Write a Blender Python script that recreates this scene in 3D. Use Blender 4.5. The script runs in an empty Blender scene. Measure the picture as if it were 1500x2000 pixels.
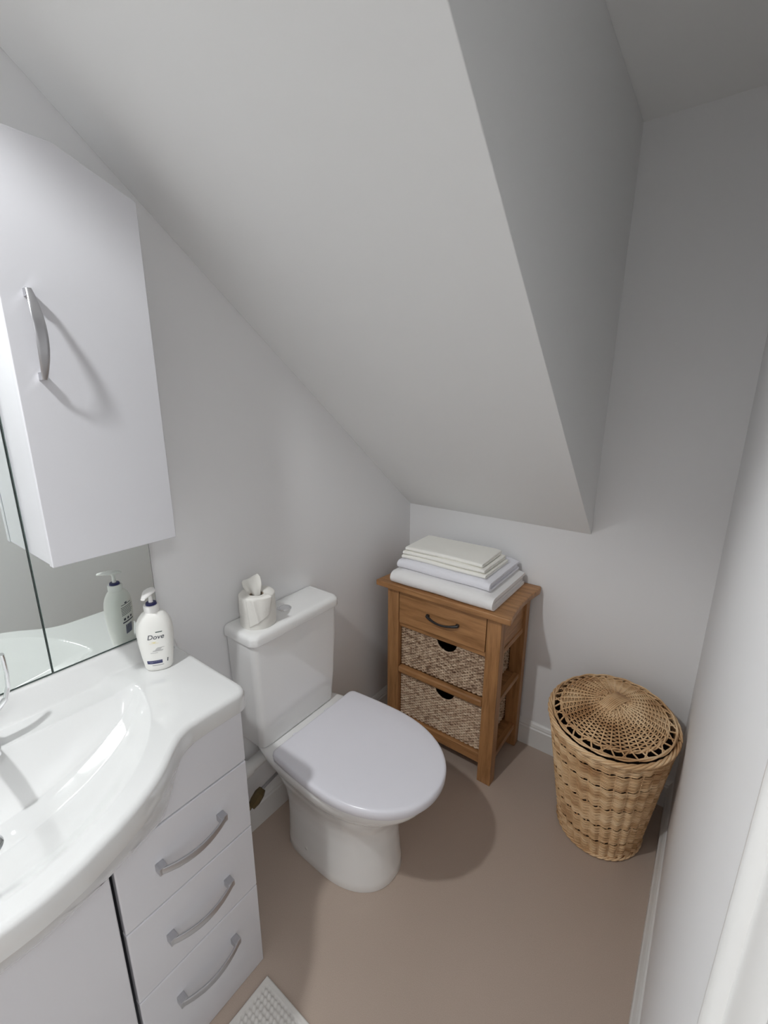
import bpy, bmesh, math, random
from mathutils import Vector, Matrix
import numpy as np
random.seed(7)
rng = np.random.RandomState(3)
sc = bpy.context.scene
COL = sc.collection
PI = math.pi

# ------------------------------------------------------------------ camera
R = [(0.80191002, 0.59743523, 0.00338658), (0.15559758, -0.203372, -0.96665879), (-0.57682728, 0.77570031, -0.25604552)]
cam_d = bpy.data.cameras.new('camera')
cam_d.sensor_fit = 'HORIZONTAL'; cam_d.sensor_width = 36; cam_d.lens = 878.693 / 1500 * 36
cam_d.clip_start = 0.01
cam = bpy.data.objects.new('camera', cam_d)
M = Matrix(((R[0][0], -R[1][0], -R[2][0], 1.13), (R[0][1], -R[1][1], -R[2][1], -1.728),
            (R[0][2], -R[1][2], -R[2][2], 1.5), (0, 0, 0, 1)))
cam.matrix_world = M
COL.objects.link(cam); sc.camera = cam

# ------------------------------------------------------------------ world, lights, exposure
w = bpy.data.worlds.new('world'); sc.world = w; w.use_nodes = True
w.node_tree.nodes['Background'].inputs[0].default_value = (0.9, 0.93, 1, 1)
w.node_tree.nodes['Background'].inputs[1].default_value = 0.05
sc.view_settings.view_transform = 'Standard'; sc.view_settings.look = 'None'
sc.view_settings.gamma = 1; sc.view_settings.use_curve_mapping = False
sc.view_settings.exposure = 0.1
sc.cycles.use_denoising = True
sc.cycles.max_bounces = 16; sc.cycles.diffuse_bounces = 8; sc.cycles.glossy_bounces = 8
sc.cycles.caustics_reflective = True; sc.cycles.blur_glossy = 0.08
sc.cycles.sample_clamp_indirect = 30
sc.cycles.use_guiding = False; sc.cycles.use_surface_guiding = True; sc.cycles.guiding_training_samples = 48; sc.cycles.surface_guiding_probability = 0.6
CEIL = 2.278
def area(name, loc, size, power, col=(1, 0.975, 0.94), rot=(0, 0, 0), spread=PI, size_y=None):
    d = bpy.data.lights.new(name, 'AREA'); d.shape = 'DISK' if size_y is None else 'RECTANGLE'
    d.size = size
    if size_y: d.size_y = size_y
    d.energy = power; d.color = col; d.spread = spread
    o = bpy.data.objects.new(name, d); o.location = loc; o.rotation_euler = rot; COL.objects.link(o); return o
LAMP = (0.365, -1.94)
spd = bpy.data.lights.new('downlight_lamp', 'SPOT'); spd.energy = 41; spd.color = (0.97, 0.99, 1.0)
spd.spot_size = math.radians(126); spd.spot_blend = 0.32; spd.shadow_soft_size = 0.035
spo = bpy.data.objects.new('downlight_lamp', spd); spo.location = (LAMP[0], LAMP[1], CEIL - 0.035); COL.objects.link(spo)
sp2 = bpy.data.lights.new('downlight_beam', 'SPOT'); sp2.energy = 7; sp2.color = (0.98, 0.99, 1.0)
sp2.spot_size = math.radians(84); sp2.spot_blend = 1.0; sp2.shadow_soft_size = 0.03
so2 = bpy.data.objects.new('downlight_beam', sp2); so2.location = (LAMP[0], LAMP[1], CEIL - 0.035); COL.objects.link(so2)
area('hall_fill', (1.9, -2.0, CEIL - 0.02), 0.5, 15.0, col=(0.97, 0.985, 1.0), size_y=0.5)  # unseen fill light added beyond the doorway to lift the room's ambient

# ------------------------------------------------------------------ materials
def mat(name, col, rough=0.5, metal=0.0, spec=0.5, coat=0.0, bump=None, mottle=None, sub=0.0):
    """bump=(scale,strength,distance)   mottle=(scale,amount) gentle colour variation"""
    m = bpy.data.materials.new(name); m.use_nodes = True
    nt = m.node_tree; b = nt.nodes['Principled BSDF']
    b.inputs['Base Color'].default_value = (*col, 1); b.inputs['Roughness'].default_value = rough
    b.inputs['Metallic'].default_value = metal; b.inputs['Specular IOR Level'].default_value = spec
    b.inputs['Coat Weight'].default_value = coat; b.inputs['Coat Roughness'].default_value = 0.05
    tc = nt.nodes.new('ShaderNodeTexCoord')
    if mottle:
        n = nt.nodes.new('ShaderNodeTexNoise'); n.inputs['Scale'].default_value = mottle[0]; n.inputs['Detail'].default_value = 4
        r = nt.nodes.new('ShaderNodeMapRange'); r.inputs['To Min'].default_value = 1 - mottle[1]; r.inputs['To Max'].default_value = 1 + mottle[1]
        mx = nt.nodes.new('ShaderNodeVectorMath'); mx.operation = 'SCALE'; mx.inputs[0].default_value = col
        nt.links.new(tc.outputs['Object'], n.inputs['Vector']); nt.links.new(n.outputs['Fac'], r.inputs['Value'])
        nt.links.new(r.outputs['Result'], mx.inputs['Scale']); nt.links.new(mx.outputs['Vector'], b.inputs['Base Color'])
    if bump:
        n = nt.nodes.new('ShaderNodeTexNoise'); n.inputs['Scale'].default_value = bump[0]; n.inputs['Detail'].default_value = 3
        bp = nt.nodes.new('ShaderNodeBump'); bp.inputs['Strength'].default_value = bump[1]; bp.inputs['Distance'].default_value = bump[2]
        nt.links.new(tc.outputs['Object'], n.inputs['Vector']); nt.links.new(n.outputs['Fac'], bp.inputs['Height'])
        nt.links.new(bp.outputs['Normal'], b.inputs['Normal'])
    return m
def wood(name, axis, c1, c2, c3, rough=0.42):
    m = bpy.data.materials.new(name); m.use_nodes = True
    nt = m.node_tree; b = nt.nodes['Principled BSDF']; b.inputs['Roughness'].default_value = rough
    tc = nt.nodes.new('ShaderNodeTexCoord'); mp = nt.nodes.new('ShaderNodeMapping')
    s = [9, 9, 9]; s[axis] = 0.9; mp.inputs['Scale'].default_value = s
    n = nt.nodes.new('ShaderNodeTexNoise'); n.inputs['Scale'].default_value = 5; n.inputs['Detail'].default_value = 6; n.inputs['Distortion'].default_value = 0.6
    f = nt.nodes.new('ShaderNodeTexNoise'); f.inputs['Scale'].default_value = 22; f.inputs['Detail'].default_value = 3
    cr = nt.nodes.new('ShaderNodeValToRGB'); e = cr.color_ramp.elements
    e[0].position = 0.3; e[0].color = (*c1, 1); e[1].position = 0.72; e[1].color = (*c3, 1)
    k = cr.color_ramp.elements.new(0.5); k.color = (*c2, 1)
    ad = nt.nodes.new('ShaderNodeMath'); ad.operation = 'MULTIPLY_ADD'; ad.inputs[1].default_value = 0.35; 
    sb = nt.nodes.new('ShaderNodeMath'); sb.operation = 'SUBTRACT'; sb.inputs[1].default_value = 0.175
    L = nt.links.new
    L(tc.outputs['Object'], mp.inputs['Vector']); L(mp.outputs['Vector'], n.inputs['Vector']); L(mp.outputs['Vector'], f.inputs['Vector'])
    L(f.outputs['Fac'], ad.inputs[0]); L(n.outputs['Fac'], ad.inputs[2]); L(ad.outputs[0], sb.inputs[0]); L(sb.outputs[0], cr.inputs['Fac'])
    L(cr.outputs['Color'], b.inputs['Base Color'])
    bp = nt.nodes.new('ShaderNodeBump'); bp.inputs['Strength'].default_value = 0.15; bp.inputs['Distance'].default_value = 0.001
    L(f.outputs['Fac'], bp.inputs['Height']); L(bp.outputs['Normal'], b.inputs['Normal'])
    return m
def strawmat(name, stops, scale, stretch=(1, 1, 1), rough=0.6):
    m = bpy.data.materials.new(name); m.use_nodes = True
    nt = m.node_tree; b = nt.nodes['Principled BSDF']; b.inputs['Roughness'].default_value = rough
    b.inputs['Specular IOR Level'].default_value = 0.35
    tc = nt.nodes.new('ShaderNodeTexCoord'); mp = nt.nodes.new('ShaderNodeMapping'); mp.inputs['Scale'].default_value = stretch
    n = nt.nodes.new('ShaderNodeTexNoise'); n.inputs['Scale'].default_value = scale; n.inputs['Detail'].default_value = 5
    cr = nt.nodes.new('ShaderNodeValToRGB'); cr.color_ramp.elements[0].position = stops[0][0]; cr.color_ramp.elements[0].color = (*stops[0][1], 1)
    cr.color_ramp.elements[1].position = stops[-1][0]; cr.color_ramp.elements[1].color = (*stops[-1][1], 1)
    for p_, c_ in stops[1:-1]:
        k = cr.color_ramp.elements.new(p_); k.color = (*c_, 1)
    L = nt.links.new
    L(tc.outputs['Object'], mp.inputs['Vector']); L(mp.outputs['Vector'], n.inputs['Vector'])
    L(n.outputs['Fac'], cr.inputs['Fac']); L(cr.outputs['Color'], b.inputs['Base Color'])
    return m

WALL = mat('wall_paint', (0.815, 0.815, 0.82), 0.55, spec=0.3, bump=(260, 0.06, 0.0006))
CEILM = mat('ceiling_paint', (0.84, 0.845, 0.84), 0.6, spec=0.25, bump=(260, 0.05, 0.0006))
TRIM = mat('trim_gloss', (0.74, 0.735, 0.72), 0.3, spec=0.5)
FLOORM = mat('floor_vinyl', (0.475, 0.385, 0.32), 0.42, spec=0.4, mottle=(420, 0.12), bump=(500, 0.05, 0.0003))
GLOSSW = mat('white_gloss_laminate', (0.66, 0.66, 0.69), 0.17, spec=0.5)
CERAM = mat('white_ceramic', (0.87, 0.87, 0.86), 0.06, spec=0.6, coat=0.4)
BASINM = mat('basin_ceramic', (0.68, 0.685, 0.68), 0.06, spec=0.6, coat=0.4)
SEATM = mat('white_seat_plastic', (0.80, 0.795, 0.85), 0.22, spec=0.45)
CHROME = mat('chrome', (0.86, 0.86, 0.88), 0.06, metal=1)
SATIN = mat('satin_metal', (0.55, 0.55, 0.57), 0.32, metal=1)
BLACKM = mat('black_metal', (0.018, 0.016, 0.016), 0.38, spec=0.5)
DARK = mat('dark_recess', (0.03, 0.028, 0.027), 0.8)
BRASS = mat('tarnished_brass', (0.16, 0.12, 0.06), 0.45, metal=0.8)
MIRROR = mat('mirror_silver', (0.80, 0.84, 0.815), 0.0, metal=1)
MEDGE = mat('mirror_edge_and_shadow', (0.06, 0.09, 0.08), 0.15)
TOWEL = mat('towel_white', (0.93, 0.92, 0.91), 0.95, spec=0.1, bump=(900, 0.7, 0.0016))
TOWELB = mat('towel_cool_white', (0.87, 0.87, 0.92), 0.95, spec=0.1, bump=(1100, 0.5, 0.0012))
TOWELC = mat('towel_cream_white', (0.93, 0.92, 0.87), 0.95, spec=0.1, bump=(700, 0.4, 0.001))
PAPER = mat('tissue_paper', (0.80, 0.785, 0.74), 0.9, spec=0.1, bump=(350, 0.4, 0.001))
MATM = mat('cotton_white', (0.72, 0.70, 0.67), 0.95, spec=0.1, bump=(900, 0.5, 0.001))
PLASTW = mat('bottle_white_plastic', (0.78, 0.775, 0.74), 0.28, spec=0.5, sub=0.1)
PUMPW = mat('pump_white_plastic', (0.78, 0.77, 0.75), 0.35)
NAVY = mat('navy_plastic', (0.012, 0.014, 0.09), 0.35)
NAVYP = mat('navy_print', (0.02, 0.025, 0.10), 0.5)
INK = mat('grey_ink', (0.05, 0.055, 0.075), 0.5)
PALEINK = mat('pale_grey_ink', (0.48, 0.48, 0.47), 0.5)
YELINK = mat('pale_yellow_ink', (0.76, 0.68, 0.38), 0.5)
GREENINK = mat('green_ink', (0.06, 0.10, 0.085), 0.5)
WHITEINK = mat('white_ink', (0.5, 0.5, 0.6), 0.5)
OAKX = wood('oak_grain_along_x', 0, (0.265, 0.125, 0.045), (0.385, 0.19, 0.074), (0.48, 0.25, 0.102))
OAKY = wood('oak_grain_along_y', 1, (0.265, 0.125, 0.045), (0.385, 0.19, 0.074), (0.48, 0.25, 0.102))
OAKZ = wood('oak_grain_along_z', 2, (0.265, 0.125, 0.045), (0.385, 0.19, 0.074), (0.48, 0.25, 0.102))
WILLOW = strawmat('willow', [(0.3, (0.42, 0.22, 0.095)), (0.5, (0.70, 0.46, 0.25)), (0.70, (0.86, 0.64, 0.40))], 9, (1, 1, 3.5), 0.5)
SEAGR = strawmat('seagrass', [(0.32, (0.19, 0.105, 0.06)), (0.48, (0.50, 0.36, 0.25)), (0.66, (0.72, 0.57, 0.42))], 85, (0.6, 1, 1.3), 0.7)
SEAGR2 = strawmat('seagrass_pale', [(0.3, (0.30, 0.18, 0.11)), (0.48, (0.62, 0.46, 0.33)), (0.66, (0.80, 0.66, 0.50))], 85, (0.6, 1, 1.3), 0.7)
LAMPGLASS = bpy.data.materials.new('lamp_emitter'); LAMPGLASS.use_nodes = True
LAMPGLASS.node_tree.nodes['Principled BSDF'].inputs['Emission Color'].default_value = (1, 0.95, 0.9, 1)
LAMPGLASS.node_tree.nodes['Principled BSDF'].inputs['Emission Strength'].default_value = 4

# ------------------------------------------------------------------ mesh helpers
class MB:
    def __init__(s): s.v = []; s.f = []
    def add(s, v, f):
        n = len(s.v); s.v += [tuple(p) for p in v]; s.f += [tuple(i + n for i in q) for q in f]; return s
    def box(s, x0, x1, y0, y1, z0, z1):
        v = [(x, y, z) for z in (z0, z1) for y in (y0, y1) for x in (x0, x1)]
        return s.add(v, [(0, 2, 3, 1), (4, 5, 7, 6), (0, 1, 5, 4), (2, 6, 7, 3), (0, 4, 6, 2), (1, 3, 7, 5)])
    def prism(s, poly, a, b, axis):
        """extrude a 2D polygon along axis from a to b (poly in the two other axes, cyclic order)"""
        def P(u, v, t):
            return (t, u, v) if axis == 0 else ((u, t, v) if axis == 1 else (u, v, t))
        n = len(poly); v = [P(*p, a) for p in poly] + [P(*p, b) for p in poly]
        return s.add(v, [tuple(range(n))[::-1], tuple(range(n, 2 * n))] + [(i, (i + 1) % n, n + (i + 1) % n, n + i) for i in range(n)])
    def loft(s, rings, cap=True, closed=True):
        m = len(rings[0]); v = [p for r in rings for p in r]; f = []
        for k in range(len(rings) - 1):
            for i in range(m if closed else m - 1):
                j = (i + 1) % m; f.append((k * m + i, k * m + j, (k + 1) * m + j, (k + 1) * m + i))
        if cap: f += [tuple(range(m))[::-1], tuple((len(rings) - 1) * m + i for i in range(m))]
        return s.add(v, f)
    def tube(s, pts, rad, n=8, closed=False, cap=True, flat=None):
        pts = [Vector(p) for p in pts]; N = len(pts); rings = []
        up = None
        for i, p in enumerate(pts):
            if closed: t = pts[(i + 1) % N] - pts[(i - 1) % N]
            else: t = pts[min(i + 1, N - 1)] - pts[max(i - 1, 0)]
            t.normalize()
            if up is None:
                up = Vector((0, 0, 1)) if abs(t.z) < 0.9 else Vector((1, 0, 0))
            a = t.cross(up)
            if a.length < 1e-6: a = t.cross(Vector((0, 1, 0)))
            a.normalize(); b = a.cross(t).normalized(); up = b
            r = rad(i) if callable(rad) else rad
            ra, rb = r if isinstance(r, tuple) else (r, r)
            rings.append([p + a * (ra * math.cos(2 * PI * k / n)) + b * (rb * math.sin(2 * PI * k / n)) for k in range(n)])
        if closed:
            base = len(s.v); m = n
            s.v += [tuple(q) for r_ in rings for q in r_]
            for k in range(N):
                for i in range(m):
                    j = (i + 1) % m; k2 = (k + 1) % N
                    s.f.append((base + k * m + i, base + k * m + j, base + k2 * m + j, base + k2 * m + i))
            return s
        return s.loft(rings, cap)
    def lathe(s, prof, c=(0, 0), n=48, cap=True):
        return s.loft([[(c[0] + r * math.cos(2 * PI * i / n), c[1] + r * math.sin(2 * PI * i / n), z) for i in range(n)] for r, z in prof], cap)
    def build(s, name, m, parent=None, smooth=False, bevel=0, seg=3, angle=40, xf=None):
        me = bpy.data.meshes.new(name)
        vs = s.v if xf is None else [tuple(xf @ Vector(p)) for p in s.v]
        me.from_pydata(vs, [], s.f); me.validate()
        bm = bmesh.new(); bm.from_mesh(me); bmesh.ops.recalc_face_normals(bm, faces=bm.faces); bm.to_mesh(me); bm.free()
        me.materials.append(m)
        o = bpy.data.objects.new(name, me); COL.objects.link(o)
        if parent is not None:
            par = parent
            off = Vector((0, 0, 0))
            while par is not None:
                off += par.location; par = par.parent
            for v in me.vertices: v.co -= off
            o.parent = parent
        if bevel:
            b = o.modifiers.new('bevel', 'BEVEL'); b.width = bevel; b.segments = seg; b.limit_method = 'ANGLE'; b.angle_limit = math.radians(35)
            smooth = True
        if smooth:
            for p in me.polygons: p.use_smooth = True
            try:
                md = o.modifiers.new('wn', 'WEIGHTED_NORMAL') if bevel else None
                if md: md.keep_sharp = True
            except Exception: pass
            if not bevel:
                me.set_sharp_from_angle(angle=math.radians(angle))
        return o
def empty(name, loc, label, cat, group=None):
    o = bpy.data.objects.new(name, None); o.empty_display_size = 0.05; o.location = loc; COL.objects.link(o)
    return tag(o, label, cat, group)
def tag(o, label, cat, group=None):
    o['label'] = label; o['category'] = cat
    if group: o['group'] = group
    return o
def struct(o, label=None):
    o['kind'] = 'structure'
    if label: o['label'] = label
    return o
def B(*a): return MB().box(*a)
def ss(t): t = max(0.0, min(1.0, t)); return t * t * (3 - 2 * t)

# ------------------------------------------------------------------ room
XC = 1.187; YF = -2.62; XS = 0.799; Z0 = 0.997; K = 0.808
YS = -(CEIL - Z0) / K
struct(B(0, 2.45, YF, 0, -0.03, 0).build('floor', FLOORM), 'taupe vinyl floor')
struct(B(-0.03, 0, YF, 0.03, 0, CEIL).build('wall_left', WALL), 'pale grey wall behind the toilet and mirror')
struct(B(0, XC + 0.03, 0, 0.03, 0, CEIL).build('wall_back', WALL), 'pale grey back wall')
DO0, DO1, DOZ = -1.615, -2.40, 2.03    # door opening in the right wall
r = MB(); r.box(XC, XC + 0.10, DO0, 0.03, 0, CEIL); r.box(XC, XC + 0.10, YF, DO1, 0, CEIL); r.box(XC, XC + 0.10, DO1, DO0, DOZ, CEIL)
struct(r.build('wall_right', WALL), 'white right wall beside the doorway')
struct(B(0, XC, YF - 0.03, YF, 0, CEIL).build('wall_front', WALL))
struct(B(0, XC + 0.10, YF, 0.03, CEIL, CEIL + 0.03).build('ceiling', CEILM), 'flat ceiling above the alcove')
# sloping stair soffit: a solid wedge with a vertical side
wedge = MB().prism([(0.0, Z0), (YS, CEIL), (0.0, CEIL)], 0.0, XS, 0)
struct(wedge.build('ceiling_slope', CEILM, bevel=0.002, seg=2), 'sloping white ceiling running down to the back wall')
# hall beyond the doorway
h = MB(); h.box(2.45, 2.48, -3.2, -0.9, 0, CEIL)
struct(h.build('wall_hall', WALL))
struct(B(XC + 0.1, 2.48, -3.2, -0.9, CEIL, CEIL + 0.03).build('ceiling_hall', CEILM))
e = MB(); e.box(XC + 0.1, 2.48, -3.23, -3.2, 0, CEIL); e.box(XC + 0.1, 2.48, -0.9, -0.87, 0, CEIL)
struct(e.build('wall_hall_end', WALL))
# skirting
prof = [(0, 0), (0.018, 0), (0.018, 0.088), (0.014, 0.093), (0.014, 0.099), (0.009, 0.108), (0.004, 0.114), (0, 0.116)]
sk = MB().prism([(p, q) for p, q in prof], -1.20, 0.0, 1); struct(sk.build('baseboard_left', TRIM))
sk = MB().prism([(-p, q) for p, q in prof], 0.0, XC, 0); struct(sk.build('baseboard_back', TRIM))
sk = MB().prism([(XC - p, q) for p, q in prof], -1.50, 0.0, 1); struct(sk.build('baseboard_right', TRIM))
# pipe boxing ledge low on the left wall beside the toilet
# door surround
def architrave(mb, ya, yb, z0, z1):
    """profile across y, standing 22 mm proud of the wall, wall side at ya"""
    s_ = 1 if yb > ya else -1; W_ = abs(yb - ya)
    pr = [(0, 0), (0, 0.017), (0.004, 0.0215), (0.012, 0.0225), (0.018, 0.020), (0.020, 0.0165), (0.062, 0.0165), (0.066, 0.0135), (0.070, 0.0165), (0.078, 0.019), (W_, 0.019), (W_, 0)]
    mb.prism([(XC - d, ya + s_ * t) for t, d in pr], z0, z1, 2)
a = MB(); architrave(a, -1.508, -1.600, 0, DOZ + 0.085); architrave(a, -2.507, -2.415, 0, DOZ + 0.085)
a.box(XC - 0.0165, XC, -2.415, -1.600, DOZ + 0.012, DOZ + 0.085)
struct(a.build('trim_1', TRIM, smooth=True, angle=50), 'white moulded door architrave')
j = MB(); j.box(XC - 0.004, XC + 0.104, DO0 - 0.025, DO0, 0, DOZ); j.box(XC - 0.004, XC + 0.104, DO1, DO1 + 0.025, 0, DOZ); j.box(XC - 0.004, XC + 0.104, DO1 + 0.025, DO0 - 0.025, DOZ - 0.025, DOZ)
struct(j.build('trim_2', TRIM, bevel=0.002, seg=2), 'white door lining')

# ------------------------------------------------------------------ ceiling downlight
dl = empty('downlight', (LAMP[0], LAMP[1], CEIL), 'round recessed ceiling downlight over the basin', 'light')
MB().lathe([(0.052, CEIL - 0.0005), (0.052, CEIL - 0.004), (0.046, CEIL - 0.007), (0.041, CEIL - 0.004), (0.041, CEIL - 0.0005)], LAMP, 40, cap=False).build('bezel', TRIM, dl, smooth=True)
MB().lathe([(0.0, CEIL - 0.002), (0.040, CEIL - 0.002)], LAMP, 32, cap=False).build('lens', LAMPGLASS, dl)

# ------------------------------------------------------------------ vanity unit
YR = -1.195; YC = -1.67; YL = 2 * YC - YR
VX = 0.345; D0 = -1.217; D1 = -1.517
DL0 = 2 * YC - D1; DL1 = 2 * YC - D0
LIPZ = 0.797
van = empty('vanity_unit', (0.17, YC, 0), 'white gloss vanity unit with bow-handled drawers under the basin', 'vanity unit')
c = MB(); c.box(0.002, VX - 0.020, DL1, D0, 0.0, 0.055)                       # plinth area and body
c.box(0.002, VX - 0.020, D0 - 0.018, D0, 0.055, LIPZ - 0.001); c.box(0.002, VX - 0.020, DL1, DL1 + 0.018, 0.055, LIPZ - 0.001)
c.box(0.002, VX - 0.060, D1 - 0.009, D1 + 0.009, 0.055, 0.70); c.box(0.002, VX - 0.060, DL0 - 0.009, DL0 + 0.009, 0.055, 0.70)
c.box(0.002, 0.012, DL1, D0, 0.055, LIPZ - 0.05)
c.box(0.012, VX - 0.022, D1 + 0.009, D0 - 0.018, 0.64, 0.652)
c.build('carcass', GLOSSW, van)
MB().prism([(D0, 0.661), (D0, LIPZ - 0.0003), (YC + 0.285, LIPZ - 0.0003), (YC + 0.235, 0.735), (YC + 0.20, 0.715), (YC - 0.20, 0.715), (YC - 0.235, 0.735), (YC - 0.285, LIPZ - 0.0003), (DL1 + 0.001, LIPZ - 0.0003), (DL1 + 0.001, 0.661)], VX - 0.019, VX - 0.001, 0).build('fascia_panel', GLOSSW, van, bevel=0.002)
drz = [(0.4665, 0.6575), (0.2725, 0.4635), (0.0, 0.2695)]
def bow_handle(parent, x0, yc, zc, L=0.148, proj=0.030, name='handle', m=SATIN):
    """bow bar: square feet at each end and a flat bar bowed outwards and downwards"""
    mb = MB(); n = 28; rings = []
    for i in range(n + 1):
        t = i / n; y = yc - L / 2 + L * t; s_ = 1 - (2 * t - 1) ** 2
        xo = x0 + 0.017 + (proj - 0.017) * s_; zo = zc - 0.008 * s_
        hw = 0.0078 + 0.0012 * s_; ht = 0.0026
        rings.append([(xo - ht, y, zo - hw), (xo + ht * 0.6, y, zo - hw), (xo + ht, y, zo - hw * 0.5), (xo + ht, y, zo + hw * 0.5), (xo + ht * 0.6, y, zo + hw), (xo - ht, y, zo + hw)])
    mb.loft(rings)
    for s_ in (-1, 1):
        y = yc + s_ * (L / 2 - 0.004)
        mb.box(x0, x0 + 0.0195, y - 0.0085, y + 0.0085, zc - 0.0085, zc + 0.0085)
    return mb.build(name, m, parent, bevel=0.0012, seg=2)
for k, (a0, a1) in enumerate(drz):
    o = B(VX - 0.019, VX, D1 + 0.002, D0, a0, a1).build('drawer', GLOSSW, van, bevel=0.003)
    bow_handle(o, VX, -1.3665, (0.568, 0.372, 0.180)[k])
for k, (a0, a1) in enumerate(drz):
    o = B(VX - 0.019, VX, DL1, DL0 - 0.002, a0, a1).build('drawer', GLOSSW, van, bevel=0.003)
    bow_handle(o, VX, 2 * YC + 1.3665, (0.568, 0.372, 0.180)[k])
d = B(VX - 0.019, VX, DL0 + 0.004, D1 - 0.006, 0.0, 0.6545).build('door', GLOSSW, van, bevel=0.003)

# ------------------------------------------------------------------ basin with worktop
ZB = 0.845
def xfront(y):
    u = abs(y - YC)
    # bulge: ellipse-like centre flowing into straight wings
    pts = [(0, .500), (.03, .499), (.08, .490), (.14, .471), (.18, .455), (.219, .434), (.25, .412), (.272, .391), (.305, .364), (.337, .352), (.37, .3495), (.40, .3495), (.475, .3505)]
    for (a_, b_), (c_, d_) in zip(pts, pts[1:]):
        if u <= c_:
            t = (u - a_) / (c_ - a_)
            return b_ + (d_ - b_) * t
    return pts[-1][1]
ny = 260; ins = 0.012
ys = [YL + (YR - YL) * i / ny for i in range(ny + 1)]
xf = np.array([xfront(y) for y in ys])
for _ in range(10):
    xf[1:-1] = (xf[:-2] + 2 * xf[1:-1] + xf[2:]) / 4
RC = 0.016
def xr(i):   # with rounded front corners
    u = min(ys[i] - YL, YR - ys[i])
    x = xf[i]
    if u < RC: x -= RC - math.sqrt(max(0, RC * RC - (RC - u) ** 2))
    return x
def bowl(x, y):
    z = ZB
    ax = 0.362 if x > 0.10 else 0.15
    rr = math.hypot((x - 0.10) / ax, (y - YC) / 0.33)
    z -= 0.010 * ss((1.0 - rr) / 0.16)
    v = abs(y - YC) / 0.325
    if v < 1:
        e = math.sqrt(1 - v * v)
        xF = 0.11 + 0.350 * e; xB = 0.112 + 0.008 * (1 - e); xT = 0.130 + 0.098 * e; hT = 0.004 + 0.030 * e
        xF = max(xF, xT + hT + 0.004); D = 0.092 * (1 - v ** 2.0) ** 0.85
        if xB < x < xF:
            if x < xT - hT:
                t_ = (x - xB) / max(1e-4, xT - hT - xB); f_ = 0.85 * t_ + 0.15 * ss(t_)
            elif x <= xT + hT: f_ = 1.0
            else:
                t_ = (xF - x) / (xF - xT - hT); f_ = 0.80 * t_ + 0.20 * ss(t_)
            z -= D * f_
    # upstand against the mirror
    uy = min(ys[-1] - 0.012 - y, y - ys[0] - 0.012)
    k_ = ss((0.050 - x) / 0.036)
    z = z * (1 - k_) + 0.8872 * k_
    return z
mb = MB(); nx = 180; rows = []
for i in range(ny + 1):
    xe = max(0.004, xr(i) - ins)
    yy = YL + ins + (YR - YL - 2 * ins) * i / ny
    row = []
    for k in range(nx + 1):
        x = 0.002 + (xe - 0.002) * k / nx
        row.append((x, yy, bowl(x, yy)))
    rows.append(row)
mb.loft(rows, cap=False, closed=False)
# outline (front curve plus both ends) then fillet, side, underside rings
out = []
for k in range(0, nx + 1, 6): out.append((rows[0][k][0], rows[0][k][1]))
for i in range(1, ny): out.append((rows[i][nx][0], rows[i][nx][1]))
for k in range(nx, -1, -6): out.append((rows[ny][k][0], rows[ny][k][1]))
nrm = []
for i in range(len(out)):
    p0 = Vector(out[max(i - 1, 0)]); p1 = Vector(out[min(i + 1, len(out) - 1)]); t = (p1 - p0)
    n_ = Vector((t.y, -t.x)); n_.normalize(); nrm.append(n_)
for _ in range(3):
    nrm = [((nrm[max(i - 1, 0)] + nrm[i] * 2 + nrm[min(i + 1, len(nrm) - 1)]).normalized()) for i in range(len(nrm))]
def ring(off, dz, clampx=None, zabs=None):
    rr = []
    for (x, y), n_ in zip(out, nrm):
        px, py = x + n_.x * off, y + n_.y * off
        if n_.x < 0.05 and abs(n_.y) > .9: px = x
        if clampx is not None: px = min(px, max(0.003, clampx(px, py)))
        z = (bowl(x, y) + dz) if zabs is None else zabs
        rr.append((px, max(YL, min(YR, py)), z))
    return rr
rings = []
for a_ in range(0, 91, 15):
    t = math.radians(a_)
    rings.append(ring(ins * math.sin(t), -ins * (1 - math.cos(t))))
rings.append(ring(ins, 0, None, LIPZ + 0.0025)); rings.append(ring(ins - 0.0012, 0, None, LIPZ))
rings.append(ring(ins - 0.012, 0, lambda x, y: 0.345 + max(0, (x - 0.345)) * 0.93, LIPZ - 0.0005))
rings.append(ring(ins - 0.020, 0, lambda x, y: 0.345 + max(0, (x - 0.345)) * 0.86, 0.785 if False else LIPZ - 0.0005))
rings2 = rings[:-2]
def und(f, z): return [(0.0 + (x if x < 0.3449 else 0.345 + (x - 0.345) * f), y, LIPZ + (z - LIPZ) * ss((x - 0.350) / 0.075)) for x, y, _ in rings[-3]]
rings2 += [und(0.93, 0.775), und(0.80, 0.745), und(0.6, 0.715), und(0.35, 0.690), und(0.05, 0.672)]
mb.loft(rings2, cap=False, closed=False)
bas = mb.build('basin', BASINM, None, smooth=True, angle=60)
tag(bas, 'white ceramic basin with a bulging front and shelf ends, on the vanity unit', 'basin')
# waste
DX, DY = 0.228, -1.665
DZ = bowl(DX, DY)
wz = MB().lathe([(0.034, DZ - 0.004), (0.034, DZ + 0.0015), (0.031, DZ + 0.003), (0.024, DZ + 0.002), (0.0215, DZ - 0.002), (0.021, DZ - 0.012)], (DX, DY), 40, cap=False).build('waste_ring', CHROME, bas, smooth=True)
MB().lathe([(0.0, DZ - 0.011), (0.0212, DZ - 0.011)], (DX, DY), 32, cap=False).build('waste_hole', DARK, bas)
MB().lathe([(0.0, DZ + 0.0035), (0.010, DZ + 0.003), (0.0145, DZ + 0.0005), (0.0145, DZ - 0.010)], (DX - 0.001, DY - 0.003), 28, cap=False).build('waste_plug', CHROME, bas, smooth=True)

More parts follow.
